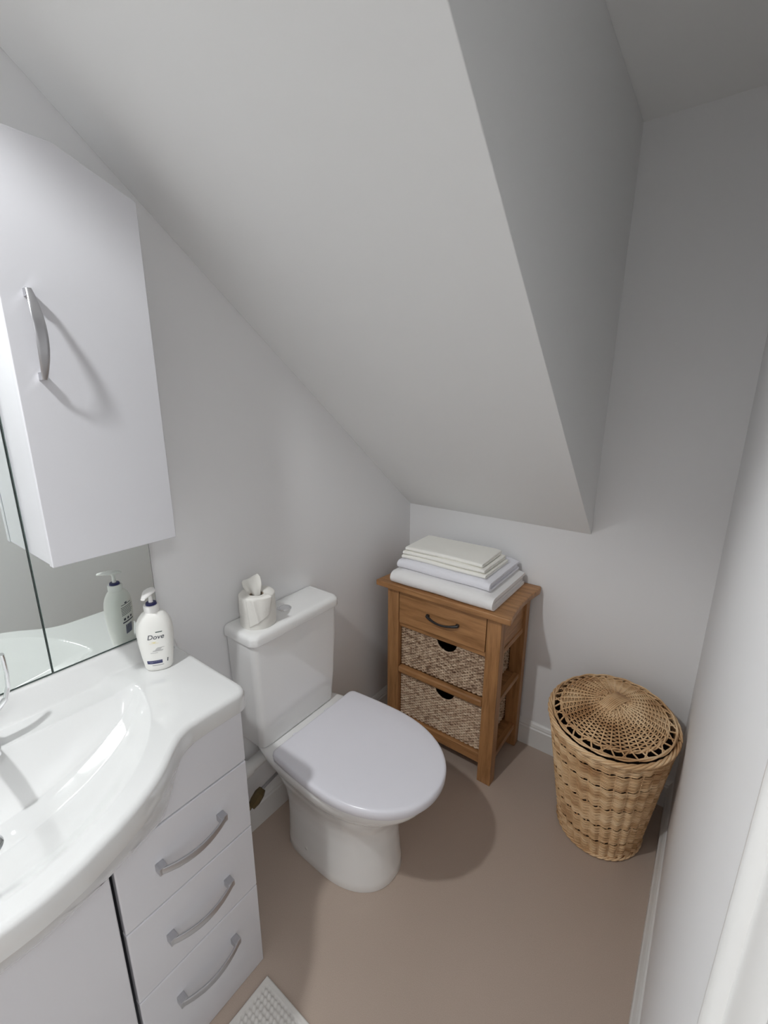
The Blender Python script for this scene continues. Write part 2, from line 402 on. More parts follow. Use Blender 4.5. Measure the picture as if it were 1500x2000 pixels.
# ------------------------------------------------------------------ tap
TY = -1.615; TX = 0.095; TZ = bowl(TX, TY) + 0.0003
tap = empty('basin_tap', (TX, TY, TZ), 'chrome mixer tap with a raised curved lever at the back of the basin', 'tap')
MB().lathe([(0.0, TZ), (0.028, TZ), (0.028, TZ + 0.006), (0.024, TZ + 0.010), (0.0225, TZ + 0.045), (0.023, TZ + 0.060), (0.019, TZ + 0.071), (0.010, TZ + 0.077), (0, TZ + 0.078)], (TX, TY), 40, cap=False).build('tap_body', CHROME, tap, smooth=True)
sp = [(TX + 0.012 + 0.105 * t, TY, TZ + 0.038 + 0.028 * math.sin(t * PI * 0.75)) for t in [i / 14 for i in range(15)]]
MB().tube(sp, lambda i: (0.014 - 0.003 * i / 14, 0.0095), 14).build('spout', CHROME, tap, smooth=True)
lv = []
P0 = [(0.0, 0.0, 0.070), (0.0, 0.016, 0.072), (0.001, 0.034, 0.080), (0.002, 0.050, 0.096), (0.002, 0.057, 0.118), (0.001, 0.060, 0.145), (0.0, 0.060, 0.172), (0.0, 0.0595, 0.186)]
for i in range(len(P0) - 1):
    for t in (0, .25, .5, .75):
        lv.append(tuple(P0[i][k] * (1 - t) + P0[i + 1][k] * t for k in range(3)))
lv.append(P0[-1])
MB().tube([(TX + 0.01 + a_, TY + b_, TZ + c_) for a_, b_, c_ in lv], lambda i: (0.0036 + 0.0012 * math.sin(i * 0.1), 0.012 - 0.0035 * i / 28) if False else (0.012 - 0.005 * i / 28, 0.0036), 14).build('lever', CHROME, tap, smooth=True)

# ------------------------------------------------------------------ mirrors and wall cabinet
MZ0 = 0.889; MZ1 = 1.905; SEAM = -1.4635
def mirror(name, y0, y1, poly, label, group=None):
    t = empty(name, (0, (y0 + y1) / 2, MZ0), label, 'mirror', group)
    MB().prism(poly, 0.0015, 0.0090, 0).build('mirror_backing', MEDGE, t)
    cy = sum(p[0] for p in poly) / len(poly); cz = sum(p[1] for p in poly) / len(poly)
    e = 0.0012
    pp_ = [(p[0] - math.copysign(e, p[0] - cy), p[1] - e if p[1] > cz else p[1] + 0.0032) for p in poly]  # dark backing left bare below the glass stands for the mirror's edge shadow
    MB().prism(pp_, 0.0092, 0.0100, 0).build('mirror_glass', MIRROR, t)
    return t
mirror('wall_mirror', SEAM, 2 * YC - SEAM, [(SEAM, MZ0), (2 * YC - SEAM, MZ0), (2 * YC - SEAM, MZ1 + 0.1), (SEAM, MZ1)], 'large plain wall mirror directly behind the tap')
mirror('side_mirror', -1.216, SEAM, [(-1.218, MZ0), (SEAM + 0.002, MZ0), (SEAM + 0.002, 1.90), (-1.345, 1.90), (-1.218, 1.85)], 'narrow mirror panel behind the wall cabinet and the soap dispenser')
cab = empty('wall_cabinet', (0.07, -1.34, 1.174), 'white gloss wall cabinet with sloping top corner hung over the mirror', 'cabinet')
CZ0 = 1.174; CT = 1.9075
cpoly = [(-1.2155, CZ0), (-1.2155, 1.856), (-1.348, 1.9065), (-1.4615, CT), (-1.4615, CZ0)]
cin = [(-1.2175, CZ0 + 0.002), (-1.2175, 1.854), (-1.348, 1.9045), (-1.4600, CT - 0.002), (-1.4600, CZ0 + 0.002)]
MB().prism(cin, 0.0104, 0.1265, 0).build('carcass', GLOSSW, cab, bevel=0.001, seg=2)
door = MB().prism(cpoly, 0.1285, 0.1465, 0).build('door', GLOSSW, cab, bevel=0.002)
# leaf-shaped bow handle, broad in the middle, standing off on two small feet
mb = MB(); rings = []; n = 36; zt, zb = 1.668, 1.520; yh = -1.4235
for i in range(n + 1):
    t = i / n; z = zt + (zb - zt) * t; s_ = 1 - (2 * t - 1) ** 2
    hw = 0.0045 + 0.0050 * s_; xo = 0.1465 + 0.0135 + 0.021 * s_; th = 0.0022
    rr = []
    for q in range(12):
        an = 2 * PI * q / 12
        rr.append((xo + th * math.sin(an) + 0.0018 * s_ * math.cos(an) ** 2, yh + hw * math.cos(an), z))
    rings.append(rr)
mb.loft(rings)
for z in (zt - 0.006, zb + 0.006): mb.box(0.1465, 0.160, yh - 0.0045, yh + 0.0045, z - 0.0065, z + 0.0065)
mb.build('handle', CHROME if False else SATIN, door, smooth=True)

# ------------------------------------------------------------------ soap dispenser
SX, SY, SZ = 0.105, -1.2745, ZB + 0.0004
soap = empty('soap_dispenser', (SX, SY, SZ), 'white pump bottle of hand wash on the basin shelf under the wall cabinet', 'soap dispenser')
# bottle profile: (z, half width, half depth)
bp_ = [(0.0, 0.0255, 0.0165), (0.002, 0.0290, 0.0190), (0.006, 0.0305, 0.0202), (0.03, 0.0345, 0.0225), (0.06, 0.0385, 0.0245), (0.085, 0.0405, 0.0255), (0.103, 0.0402, 0.0255), (0.117, 0.0375, 0.0245), (0.128, 0.0325, 0.0225), (0.136, 0.0255, 0.0195), (0.141, 0.0185, 0.0165), (0.1435, 0.0140, 0.0140)]
def binterp(z, k):
    for a_, b_ in zip(bp_, bp_[1:]):
        if z <= b_[0]:
            t = (z - a_[0]) / (b_[0] - a_[0]); return a_[k] + (b_[k] - a_[k]) * t
    return bp_[-1][k]
bz = []
for a_, b_ in zip(bp_, bp_[1:]):
    for t in (0, 1 / 3, 2 / 3): bz.append(a_[0] + (b_[0] - a_[0]) * t)
bz.append(bp_[-1][0])
# smooth table
wz_ = np.array([binterp(z, 1) for z in bz]); dz_ = np.array([binterp(z, 2) for z in bz])
for _ in range(3):
    wz_[1:-1] = (wz_[:-2] + 2 * wz_[1:-1] + wz_[2:]) / 4; dz_[1:-1] = (dz_[:-2] + 2 * dz_[1:-1] + dz_[2:]) / 4
def bw(z): return float(np.interp(z, bz, wz_))
def bd(z): return float(np.interp(z, bz, dz_))
PE = 2.35
def face_pt(u, z, back=False, off=0.0003):
    a_ = bw(z); b_ = bd(z); v = (max(0.0, 1 - min(0.999, abs(u / a_)) ** PE)) ** (1 / PE) * b_ + off
    return (u, v if back else -v, z)
# local frame: -y is the label side; turn so the label looks at the camera
ang = math.radians(57)
XF = Matrix.Translation((SX, SY, SZ)) @ Matrix.Rotation(ang, 4, 'Z') @ Matrix.Diagonal((1, 1, 1.065, 1))
rings = []
for z in bz:
    rr = []
    for q in range(56):
        an = 2 * PI * q / 56; c_, s_ = math.cos(an), math.sin(an)
        rr.append((bw(z) * math.copysign(abs(c_) ** (2 / PE), c_), bd(z) * math.copysign(abs(s_) ** (2 / PE), s_), z))
    rings.append(rr)
body = MB().loft(rings).build('bottle', PLASTW, soap, smooth=True, angle=50, xf=XF)
MB().lathe([(0.0135, 0.142), (0.0165, 0.1425), (0.0172, 0.144), (0.0172, 0.156), (0.0165, 0.158), (0.0125, 0.158), (0.012, 0.153)], n=40, cap=False).build('collar', PUMPW, soap, smooth=True, xf=XF)
MB().lathe([(0.0125, 0.152), (0.0122, 0.1605), (0.0112, 0.163), (0.0045, 0.1635), (0.0, 0.1635)], n=36, cap=False).build('lock_ring', NAVY, soap, smooth=True, xf=XF)
pm = MB(); pm.lathe([(0.0052, 0.160), (0.0042, 0.172), (0.0042, 0.180), (0.007, 0.186)], n=24)
# flared teardrop head, spout pointing along local (toward the tap)
rings = []
for i in range(15):
    t = i / 14; x = 0.020 - 0.058 * t
    hw = 0.0032 + 0.0118 * math.sin(min(1, t * 1.9) * PI / 2) * (1 - max(0, t - 0.35) / 0.65 * 0.86) * (0.35 + 0.65 * min(1, t * 6))
    th = 0.0062 * (1 - 0.55 * t) * (0.3 + 0.7 * min(1, t * 6)); zc = 0.1885 + 0.002 * math.sin(t * PI) - 0.003 * t
    rings.append([(x, hw * math.cos(2 * PI * q / 16), zc + th * math.sin(2 * PI * q / 16)) for q in range(16)])
pm.loft(rings)
XP = Matrix.Translation((SX, SY, SZ)) @ Matrix.Rotation(math.radians(132), 4, 'Z') @ Matrix.Diagonal((1, 1, 1.065, 1))
pm.build('pump', PUMPW, soap, smooth=True, xf=XP)
def wrap_poly(name, quads, m, parent, back=False):
    """quads: list of (u0,u1,z0,z1,shear)"""
    mb = MB()
    for (u0, u1, z0, z1, sh) in quads:
        n_ = max(2, int(abs(u1 - u0) / 0.002)); rows_ = []
        for k in range(2):
            z = (z0, z1)[k]
            rows_.append([face_pt(u0 + (u1 - u0) * i / n_ + sh * k, z, back) for i in range(n_ + 1)])
        mb.loft(rows_, cap=False, closed=False)
    return mb.build(name, m, parent, xf=XF)
def wrap_text(name, s_, size, u0, z0, m, parent, shear=0.0, back=False, off=0.0004, bold=0.0):
    cu = bpy.data.curves.new(name, 'FONT'); cu.body = s_; cu.size = size; cu.shear = shear; cu.offset = bold; cu.resolution_u = 3
    to = bpy.data.objects.new(name, cu); COL.objects.link(to)
    dg = bpy.context.evaluated_depsgraph_get(); me = bpy.data.meshes.new_from_object(to.evaluated_get(dg))
    bpy.data.objects.remove(to)
    bm = bmesh.new(); bm.from_mesh(me); bmesh.ops.triangulate(bm, faces=bm.faces)
    bmesh.ops.subdivide_edges(bm, edges=[e for e in bm.edges if e.calc_length() > 0.003], cuts=1)
    off_w = Vector((0, 0, 0)); par = parent
    while par is not None: off_w += par.location; par = par.parent
    for v in bm.verts:
        u = u0 + v.co.x; z = z0 + v.co.y
        if back: u = -u
        v.co = XF @ Vector(face_pt(u, z, back, off)) - off_w
    bm.to_mesh(me); bm.free(); me.materials.clear(); me.materials.append(m)
    o = bpy.data.objects.new(name, me); COL.objects.link(o); o.parent = parent; return o
wrap_text('logo_lettering', 'Dove', 0.0165, -0.0155, 0.083, INK, body, shear=0.25, bold=0.0001)
wrap_poly('small_print', [(0.004, 0.0185, 0.0985, 0.1008, 0.0006)], GREENINK, body)
wrap_poly('gold_emblem', [(-0.007, 0.004, 0.0755, 0.0765, 0), (-0.004, 0.001, 0.0735, 0.0755, 0), (-0.012, 0.008, 0.0725, 0.0732, 0)], YELINK, body)
wrap_poly('printed_bird', [(-0.008, 0.014, 0.052, 0.055, 0.003), (-0.002, 0.010, 0.055, 0.060, 0.004), (0.004, 0.019, 0.060, 0.0615, 0.0), (-0.012, 0.004, 0.048, 0.0495, 0.0)], PALEINK, body)
wrap_poly('navy_band', [(-0.0225, 0.011, 0.0205, 0.0290, 0.0)], NAVYP, body)
wrap_poly('band_lettering', [(-0.0195, 0.008, 0.0255, 0.0265, 0), (-0.0165, 0.005, 0.0228, 0.0235, 0)], WHITEINK, body).location.z += 0.00001
wrap_poly('bottom_print', [(-0.012, 0.013, 0.0155, 0.0165, 0)], INK, body)
wrap_text('number_one', '1', 0.0125, 0.0185, 0.0215, INK, body, shear=0.15, bold=0.0003)
# back of the bottle, seen in the mirror
bl = [(-0.020, 0.016, 0.108, 0.1095, 0.0), (-0.008, 0.0, 0.110, 0.114, 0.0)]
for k in range(6): bl.append((-0.022, 0.020 - 0.003 * (k % 3), 0.102 - 0.004 * k, 0.1035 - 0.004 * k, 0))
wrap_poly('back_print', bl, INK, body, True)
wrap_poly('back_symbols', [(-0.018, -0.011, 0.068, 0.074, 0), (-0.006, 0.001, 0.068, 0.074, 0), (0.006, 0.013, 0.068, 0.074, 0), (-0.021, 0.019, 0.061, 0.0645, 0)], INK, body, True)
wrap_poly('barcode', [(-0.013 + 0.0021 * k, -0.013 + 0.0021 * k + (0.0012 if k % 3 else 0.0017), 0.030, 0.055, 0) for k in range(11)], NAVYP, body, True)

# ------------------------------------------------------------------ toilet
TYC = -0.828
wc = empty('toilet', (0.3, TYC, 0), 'white close-coupled toilet with closed lid, between vanity unit and wooden storage unit', 'toilet')
def dring(x0, x1, hw, z, hwb=None, n=72, pw=2.5, cx=None, rb=0.03):
    """plan outline: squarish back at x0, round nose at x1; hw half width at the widest, hwb half width at back"""
    hwb = hw if hwb is None else hwb
    cx = (x0 + (x1 - x0) * 0.52) if cx is None else cx
    pts = []
    for i in range(n):
        an = 2 * PI * i / n; c_, s_ = math.cos(an), math.sin(an)
        if c_ >= 0:
            x = cx + (x1 - cx) * abs(c_) ** (2 / 2.05); y = hw * math.copysign(abs(s_) ** (2 / 2.25), s_)
        else:
            k = 5.5
            x = cx - (cx - x0) * abs(c_) ** (2 / k); y = math.copysign(abs(s_) ** (2 / k), s_)
            t = (cx - x) / (cx - x0)
            y *= hw + (hwb - hw) * (t * t)
        pts.append((x, TYC + y, z))
    return pts
sec = [  # z, x0, x1, hw, hwb
    (0.000, 0.122, 0.508, 0.133, 0.128), (0.004, 0.120, 0.510, 0.135, 0.130), (0.05, 0.122, 0.504, 0.132, 0.127), (0.12, 0.124, 0.498, 0.129, 0.125),
    (0.18, 0.124, 0.496, 0.130, 0.124), (0.225, 0.114, 0.502, 0.137, 0.126), (0.26, 0.098, 0.518, 0.147, 0.130), (0.29, 0.076, 0.541, 0.158, 0.134),
    (0.315, 0.062, 0.568, 0.165, 0.128), (0.335, 0.036, 0.592, 0.177, 0.134), (0.352, 0.018, 0.610, 0.186, 0.142), (0.366, 0.008, 0.621, 0.191, 0.150),
    (0.384, 0.004, 0.627, 0.194, 0.158), (0.396, 0.003, 0.628, 0.1945, 0.162), (0.4005, 0.006, 0.624, 0.191, 0.160), (0.402, 0.012, 0.616, 0.184, 0.154)]
rings = []
zs = np.array([s_[0] for s_ in sec]); A = np.array(sec)
fine = [0, 0.004] + list(np.linspace(0.03, 0.384, 26)) + [0.396, 0.4005, 0.402]
for z in fine:
    q = [float(np.interp(z, zs, A[:, k])) for k in (1, 2, 3, 4)]
    rings.append(dring(q[0], q[1], q[2], z, q[3]))
pan = MB().loft(rings).build('pan', CERAM, wc, smooth=True, angle=60)
MB().lathe([(0.0095, -0.006), (0.0095, 0.001), (0.007, 0.0028), (0, 0.0034)], n=20, cap=False).build('fixing_cap', CERAM, pan, smooth=True, xf=Matrix.Translation((0.245, TYC - 0.1285, 0.053)) @ Matrix.Rotation(PI / 2, 4, 'X'))
# seat ring and lid
def lidring(z, inset, x0=0.172, x1=0.652, hw=0.203):
    cx = 0.375; pts = []; r_ = 0.020; hb_ = hw * 0.945 - inset; h_ = hw - inset
    for i in range(61):
        an = -PI / 2 + PI * i / 60; c_, s_ = math.cos(an), math.sin(an)
        pts.append((cx + (x1 - inset - cx) * abs(c_) ** (2 / 2.12), TYC + h_ * math.copysign(abs(s_) ** (2 / 2.12), s_), z))
    side = []
    xb = x0 + inset
    for i in range(1, 9):
        t = i / 9; side.append((cx + (xb + r_ - cx) * t, h_ + (hb_ - h_) * t ** 1.7))
    for i in range(9):
        an = PI / 2 + PI / 2 * i / 8; side.append((xb + r_ + r_ * math.cos(an), hb_ - r_ + r_ * math.sin(an)))
    pts += [(x, TYC + y, z) for x, y in side] + [(x, TYC - y, z) for x, y in side[::-1]]
    return pts
MB().loft([lidring(0.4025, 0.014), lidring(0.404, 0.010), lidring(0.4055, 0.010), lidring(0.407, 0.014)]).build('seat', SEATM, wc, smooth=True)
MB().loft([lidring(0.4075, 0.006), lidring(0.4082, 0.003), lidring(0.410, 0.0015), lidring(0.426, 0.0), lidring(0.4335, 0.001), lidring(0.4370, 0.0035), lidring(0.4388, 0.0075), lidring(0.4396, 0.013), lidring(0.440, 0.06), lidring(0.440, 0.12)]).build('seat_lid', SEATM, wc, smooth=True, angle=70)
for s_ in (-1, 1): MB().lathe([(0.013, 0.402), (0.013, 0.410), (0.011, 0.414), (0, 0.415)], (0.160, TYC + s_ * 0.075), 24, cap=False).build('hinge', SEATM, wc, smooth=True)
# cistern
def crect(x0, x1, hw, z, r=0.022, n=8, yc=-0.8425):
    pts = []
    for (cx, cy, a0) in ((x1 - r, yc + hw - r, 0), (x0 + 0.004, yc + hw - 0.004, 90), (x0 + 0.004, yc - hw + 0.004, 180), (x1 - r, yc - hw + r, 270)):
        rr = r if cx > x0 + 0.01 else 0.004
        for i in range(n + 1):
            an = math.radians(a0 + 90 * i / n); pts.append((cx + rr * math.cos(an), cy + rr * math.sin(an), z))
    return pts
MB().loft([crect(0.004, 0.112, 0.154, 0.4022), crect(0.004, 0.112, 0.154, 0.4040), crect(0.004, 0.119, 0.162, 0.4052), crect(0.004, 0.121, 0.164, 0.409), crect(0.004, 0.128, 0.171, 0.52), crect(0.004, 0.132, 0.177, 0.66), crect(0.004, 0.134, 0.180, 0.778)]).build('cistern', CERAM, wc, smooth=True, angle=50)
rl = [(0.7783, 0.012), (0.7798, 0.012), (0.7806, 0.002), (0.782, 0.0005), (0.784, 0.0), (0.802, 0.0), (0.809, 0.002), (0.8135, 0.006), (0.8155, 0.011), (0.8162, 0.018)]
MB().loft([crect(0.003, 0.143 - i_, 0.187 - i_, z, r=0.026) for z, i_ in rl]).build('cistern_lid', CERAM, wc, smooth=True, angle=60)
fb = MB().lathe([(0.0, 0.8195), (0.0155, 0.8192), (0.0165, 0.8182), (0.0175, 0.8195), (0.0205, 0.8195), (0.0225, 0.8175), (0.0225, 0.8160)], (0.066, -0.8425), 40, cap=False).build('flush_button', CHROME, wc, smooth=True, angle=30)

# ------------------------------------------------------------------ toilet roll
RX, RY, RZ = 0.072, -0.951, 0.8166
roll = empty('toilet_roll', (RX, RY, RZ), 'white toilet roll with its inner sheet pulled up, standing on the cistern lid', 'toilet roll')
RH = 0.098; RR = 0.0535
MB().lathe([(0.021, RZ), (RR - 0.001, RZ), (RR, RZ + 0.002), (RR + 0.0008, RZ + 0.05), (RR, RZ + RH - 0.003), (RR - 0.003, RZ + RH), (0.024, RZ + RH - 0.001), (0.021, RZ + RH - 0.004), (0.021, RZ)], (RX, RY), 64, cap=False).build('paper_roll', PAPER, roll, smooth=True, angle=50)
MB().lathe([(0.0205, RZ + 0.001), (0.0205, RZ + RH - 0.006), (0.0185, RZ + RH - 0.006), (0.0185, RZ + 0.001)], (RX, RY), 32, cap=False).build('cardboard_tube', mat('cardboard', (0.35, 0.28, 0.2), 0.9), roll, smooth=True)
# sheet pulled up from the centre
def sheet(name, fn, nu, nv, th=0.0007):
    rows_ = [[fn(u / nu, v / nv) for v in range(nv + 1)] for u in range(nu + 1)]
    o = MB().loft(rows_, cap=False, closed=False).build(name, PAPER, roll, smooth=True, angle=180)
    md = o.modifiers.new('solid', 'SOLIDIFY'); md.thickness = th; return o
cr = Vector((0.80, 0.597, 0)); cf = Vector((-0.577, 0.776, 0))      # picture-right and away directions on the plan
def tuft(u, v):
    # v runs up, u across; narrow at the roll, widening to a ragged square
    wdt = 0.019 + 0.010 * ss(v * 1.6) - 0.006 * ss((v - 0.85) * 6)
    a_ = (u - 0.5) * 2 * wdt
    hgt = RH - 0.012 + 0.052 * v + 0.022 * (u - 0.3) * ss(v)
    lean = -0.008 - 0.012 * v
    dep = 0.006 * math.sin(u * 7 + v * 2) * (1 - v * 0.4) + 0.01 * v
    p_ = Vector((RX, RY, RZ + hgt)) + cr * (a_ + lean) + cf * dep
    return tuple(p_)
sheet('pulled_sheet', tuft, 18, 14)
def drape(u, v):
    # sheet folded from the top edge diagonally down the front right of the roll
    a0 = math.radians(-75 + 78 * u * (1 - 0.15 * v) + 10 * v)
    dirv = Vector((math.cos(a0), math.sin(a0), 0))
    if v < 0.25:
        t = v / 0.25; rad = 0.028 + (RR + 0.002 - 0.028) * t; z = RZ + RH + 0.002 + 0.001 * math.sin(u * 6) + 0.008 * u * t
    else:
        t = (v - 0.25) / 0.75; rad = RR + 0.002 + 0.0035 * math.exp(-((u - 0.30 - 0.12 * t) / 0.07) ** 2) + 0.015 * max(0, u - 0.55) / 0.45 * (1 - t) ** 1.3
        z = RZ + RH + 0.008 * u - t * (RH - 0.008) * (1 - 0.30 * u)
    return (RX + dirv.x * rad, RY + dirv.y * rad, z)
sheet('draped_sheet', drape, 26, 26)

# ------------------------------------------------------------------ pipework behind the toilet
pp = empty('water_pipe', (0.05, -1.0, 0.14), 'grubby metal supply pipe and valve low on the wall beside the toilet', 'pipe')
MB().tube([(0.05, -1.14, 0.112), (0.05, -1.03, 0.148), (0.05, -0.975, 0.183)], 0.0075, 12).build('pipe_run', BRASS, pp, smooth=True)
MB().tube([(0.052, -1.022, 0.150), (0.052, -1.005, 0.160), (0.052, -0.985, 0.176), (0.052, -0.972, 0.185)], lambda i: (0.013, 0.018, 0.018, 0.012)[i], 8).build('valve', BRASS, pp, smooth=False)
MB().tube([(0.05, -0.972, 0.184), (0.05, -0.93, 0.192), (0.05, -0.88, 0.20)], 0.0055, 12).build('pipe_tail', SATIN, pp, smooth=True)
wp = empty('waste_pipe', (0.03, -1.05, 0.26), 'white plastic waste pipe on the wall behind the vanity unit and toilet', 'pipe')
MB().tube([(0.036, -1.205, 0.268), (0.036, -1.0, 0.290), (0.036, -0.87, 0.304)], 0.021, 20).build('pipe_run', TRIM, wp, smooth=True)
MB().tube([(0.036, -1.055, 0.284), (0.036, -1.005, 0.2895)], 0.026, 20).build('coupling', TRIM, wp, smooth=True)

# ------------------------------------------------------------------ oak storage unit
UX0, UX1, UY0, UY1 = 0.108, 0.608, -0.325, -0.022
unit = empty('storage_unit', (0.36, -0.17, 0), 'oak storage unit with a drawer over two basket shelves, in the corner', 'storage unit')
LW = 0.055; UT = 0.725
for (x0, y0) in ((UX0, UY0), (UX1 - LW, UY0), (UX0, UY1 - 0.040), (UX1 - LW, UY1 - 0.040)):
    dy = LW if y0 == UY0 else 0.040
    B(x0, x0 + LW, y0, y0 + (LW * 0.85 if y0 == UY0 else dy), 0, UT).build('leg', OAKZ, unit, bevel=0.003)
# top: front and back ends slightly bowed in at the side, as on the real piece
tp = []
tx0, tx1, ty0, ty1 = 0.066, 0.650, -0.352, -0.006
for i in range(13):
    t = i / 12; tp.append((tx1 - 0.017 * math.sin(PI * t) - (0.010 if t > 0.93 else 0), ty0 + (ty1 - ty0) * t))
for i in range(13):
    t = 1 - i / 12; tp.append((tx0 + 0.012 * math.sin(PI * t), ty0 + (ty1 - ty0) * t))
MB().prism(tp, UT, 0.750, 2).build('top', OAKX, unit, bevel=0.005)
B(UX0 + LW, UX1 - LW, UY0 + 0.010, UY0 + 0.026, 0.551, 0.571).build('rail', OAKX, unit, bevel=0.003)
B(UX0 + LW, UX1 - LW, UY0 - 0.002, UY0 + 0.030, 0.335, 0.366).build('rail', OAKX, unit, bevel=0.009)
B(UX0 + LW, UX1 - LW, UY0 + 0.006, UY0 + 0.026, 0.078, 0.122).build('rail', OAKX, unit, bevel=0.003)
B(UX0 + LW, UX1 - LW, UY0 + 0.012, UY0 + 0.030, 0.7245 - 0.004, 0.7249).build('rail', OAKX, unit)
for (x0, x1) in ((UX0 + 0.012, UX0 + 0.026), (UX1 - 0.026, UX1 - 0.012)):
    B(x0, x1, UY0 + LW * 0.85, UY1 - 0.040, 0.575, UT).build('side_panel', OAKY, unit)
    B(x0 - 0.004, x1 + 0.004, UY0 + LW * 0.85, UY1 - 0.040, 0.553, 0.575).build('side_rail', OAKY, unit, bevel=0.002)
    B(x0 - 0.004, x1 + 0.004, UY0 + LW * 0.85, UY1 - 0.040, 0.340, 0.362).build('side_rail', OAKY, unit, bevel=0.002)
    B(x0 - 0.004, x1 + 0.004, UY0 + LW * 0.85, UY1 - 0.040, 0.088, 0.112).build('side_rail', OAKY, unit, bevel=0.002)
for z in (0.098, 0.346, 0.556):
    B(UX0 + 0.026, UX1 - 0.026, UY0 + 0.030, UY1 - 0.012, z, z + 0.012).build('shelf', OAKX, unit)
B(UX0 + LW, UX1 - LW, UY1 - 0.010, UY1 - 0.002, 0.09, 0.725).build('back_panel', OAKX, unit)
dr = B(UX0 + LW + 0.003, UX1 - LW - 0.003, UY0 + 0.002, UY0 + 0.020, 0.5735, 0.7175).build('drawer', OAKX, unit, bevel=0.0015)
mb = MB(); hx0, hx1, hz = 0.302, 0.441, 0.647
n = 22; pts = []
for i in range(n + 1):
    t = i / n; s_ = math.sin(PI * t)
    pts.append((hx0 + (hx1 - hx0) * t, UY0 - 0.006 - 0.016 * s_ ** 0.8, hz - 0.010 * s_))
mb.tube(pts, lambda i: (0.0042 + 0.0018 * abs(math.cos(PI * i / n)) ** 4, 0.0042 + 0.0018 * abs(math.cos(PI * i / n)) ** 4), 12)
for x in (hx0 + 0.004, hx1 - 0.004):
    mb.box(x - 0.006, x + 0.006, UY0 - 0.009, UY0 + 0.002, hz - 0.006, hz + 0.006)
mb.build('handle', BLACKM, dr, bevel=0.0015, seg=2)

# ------------------------------------------------------------------ seagrass baskets
def basket(z0, z1, x0, x1, label, m, seed):
    rg = np.random.RandomState(seed)
    t = empty('seagrass_basket', ((x0 + x1) / 2, -0.17, z0), label, 'basket', None)
    yf = UY0 + 0.024; yb = UY1 - 0.03; cxn = 0.382; nr = 0.046; nh = 0.044
    mb = MB(); rh = 0.0063; nrow = int((z1 - z0) / rh)
    ph = rg.rand(nrow) * 6
    for k in range(nrow):
        z = z0 + rh * (k + 0.5)
        half = 0
        if z > z1 - nh: half = nr * math.sqrt(max(0, 1 - ((z1 - z) / nh) ** 2)) if False else nr * math.sqrt(max(0, 1 - ((z1 - z) / nh) ** 2))
        segs = [(x0, x1)] if half <= 0 else [(x0, cxn - half), (cxn + half, x1)]
        for (a_, b_) in segs:
            npt = int((b_ - a_) / 0.0026); pts = []
            for i in range(npt + 1):
                x = a_ + (b_ - a_) * i / npt
                wv = math.sin(PI * x / 0.0105 + (PI if k % 2 else 0))
                pts.append((x, yf - 0.0028 * wv + rg.randn() * 0.0003, z + rg.randn() * 0.0006))
            mb.tube(pts, 0.0038, 5)
    # side rows, coarser, on both ends
    for k in range(nrow):
        z = z0 + rh * (k + 0.5)
        for xs_ in (x0, x1):
            pts = [(xs_ - 0.002 * math.sin(PI * y_ / 0.0105 + (PI if k % 2 else 0)), y_, z) for y_ in np.arange(yf, yb, 0.0052)]
            mb.tube(pts, 0.0038, 5)
    fr = mb.build('woven_body', m, t, smooth=True, angle=180)
    # inner liner so that the weave is opaque and the handle hole is a real hole
    lp = [(x0 + 0.002, z0 + 0.002), (x1 - 0.002, z0 + 0.002), (x1 - 0.002, z1 - 0.002)]
    for i in range(17):
        an = PI * i / 16; lp.append((cxn + nr * 1.05 * math.cos(an), z1 - 0.002 - nh * 1.1 * math.sin(an)))
    lp.append((x0 + 0.002, z1 - 0.002))
    ln = MB().prism([(x, z) for x, z in lp], yf + 0.001, yf + 0.006, 1)
    ln.box(x0 + 0.001, x0 + 0.006, yf, yb, z0 + 0.001, z1 - 0.004); ln.box(x1 - 0.006, x1 - 0.001, yf, yb, z0 + 0.001, z1 - 0.004)
    ln.box(x0, x1, yb - 0.005, yb, z0, z1 - 0.004); ln.box(x0 + 0.001, x1 - 0.001, yf, yb, z0, z0 + 0.004)
    ln.build('core', strawmat('seagrass_core_%d' % seed, [(0.3, (0.06, 0.035, 0.02)), (0.7, (0.16, 0.10, 0.065))], 90), t)
    # rolled edge of the handle hole and rim
    pts = [(cxn + (nr + 0.002) * math.cos(PI + PI * i / 18), yf - 0.001, z1 + 0.001 - (nh + 0.002) * math.sin(PI * i / 18)) for i in range(19)]
    MB().tube(pts, 0.0035, 8).build('handle_edge', m, t, smooth=True)
    return t
basket(0.370, 0.5475, 0.1695, 0.5465, 'dark seagrass basket on the upper shelf of the oak unit', SEAGR, 11)
basket(0.124, 0.328, 0.1690, 0.5470, 'paler seagrass basket on the lowest shelf of the oak unit', SEAGR2, 12)

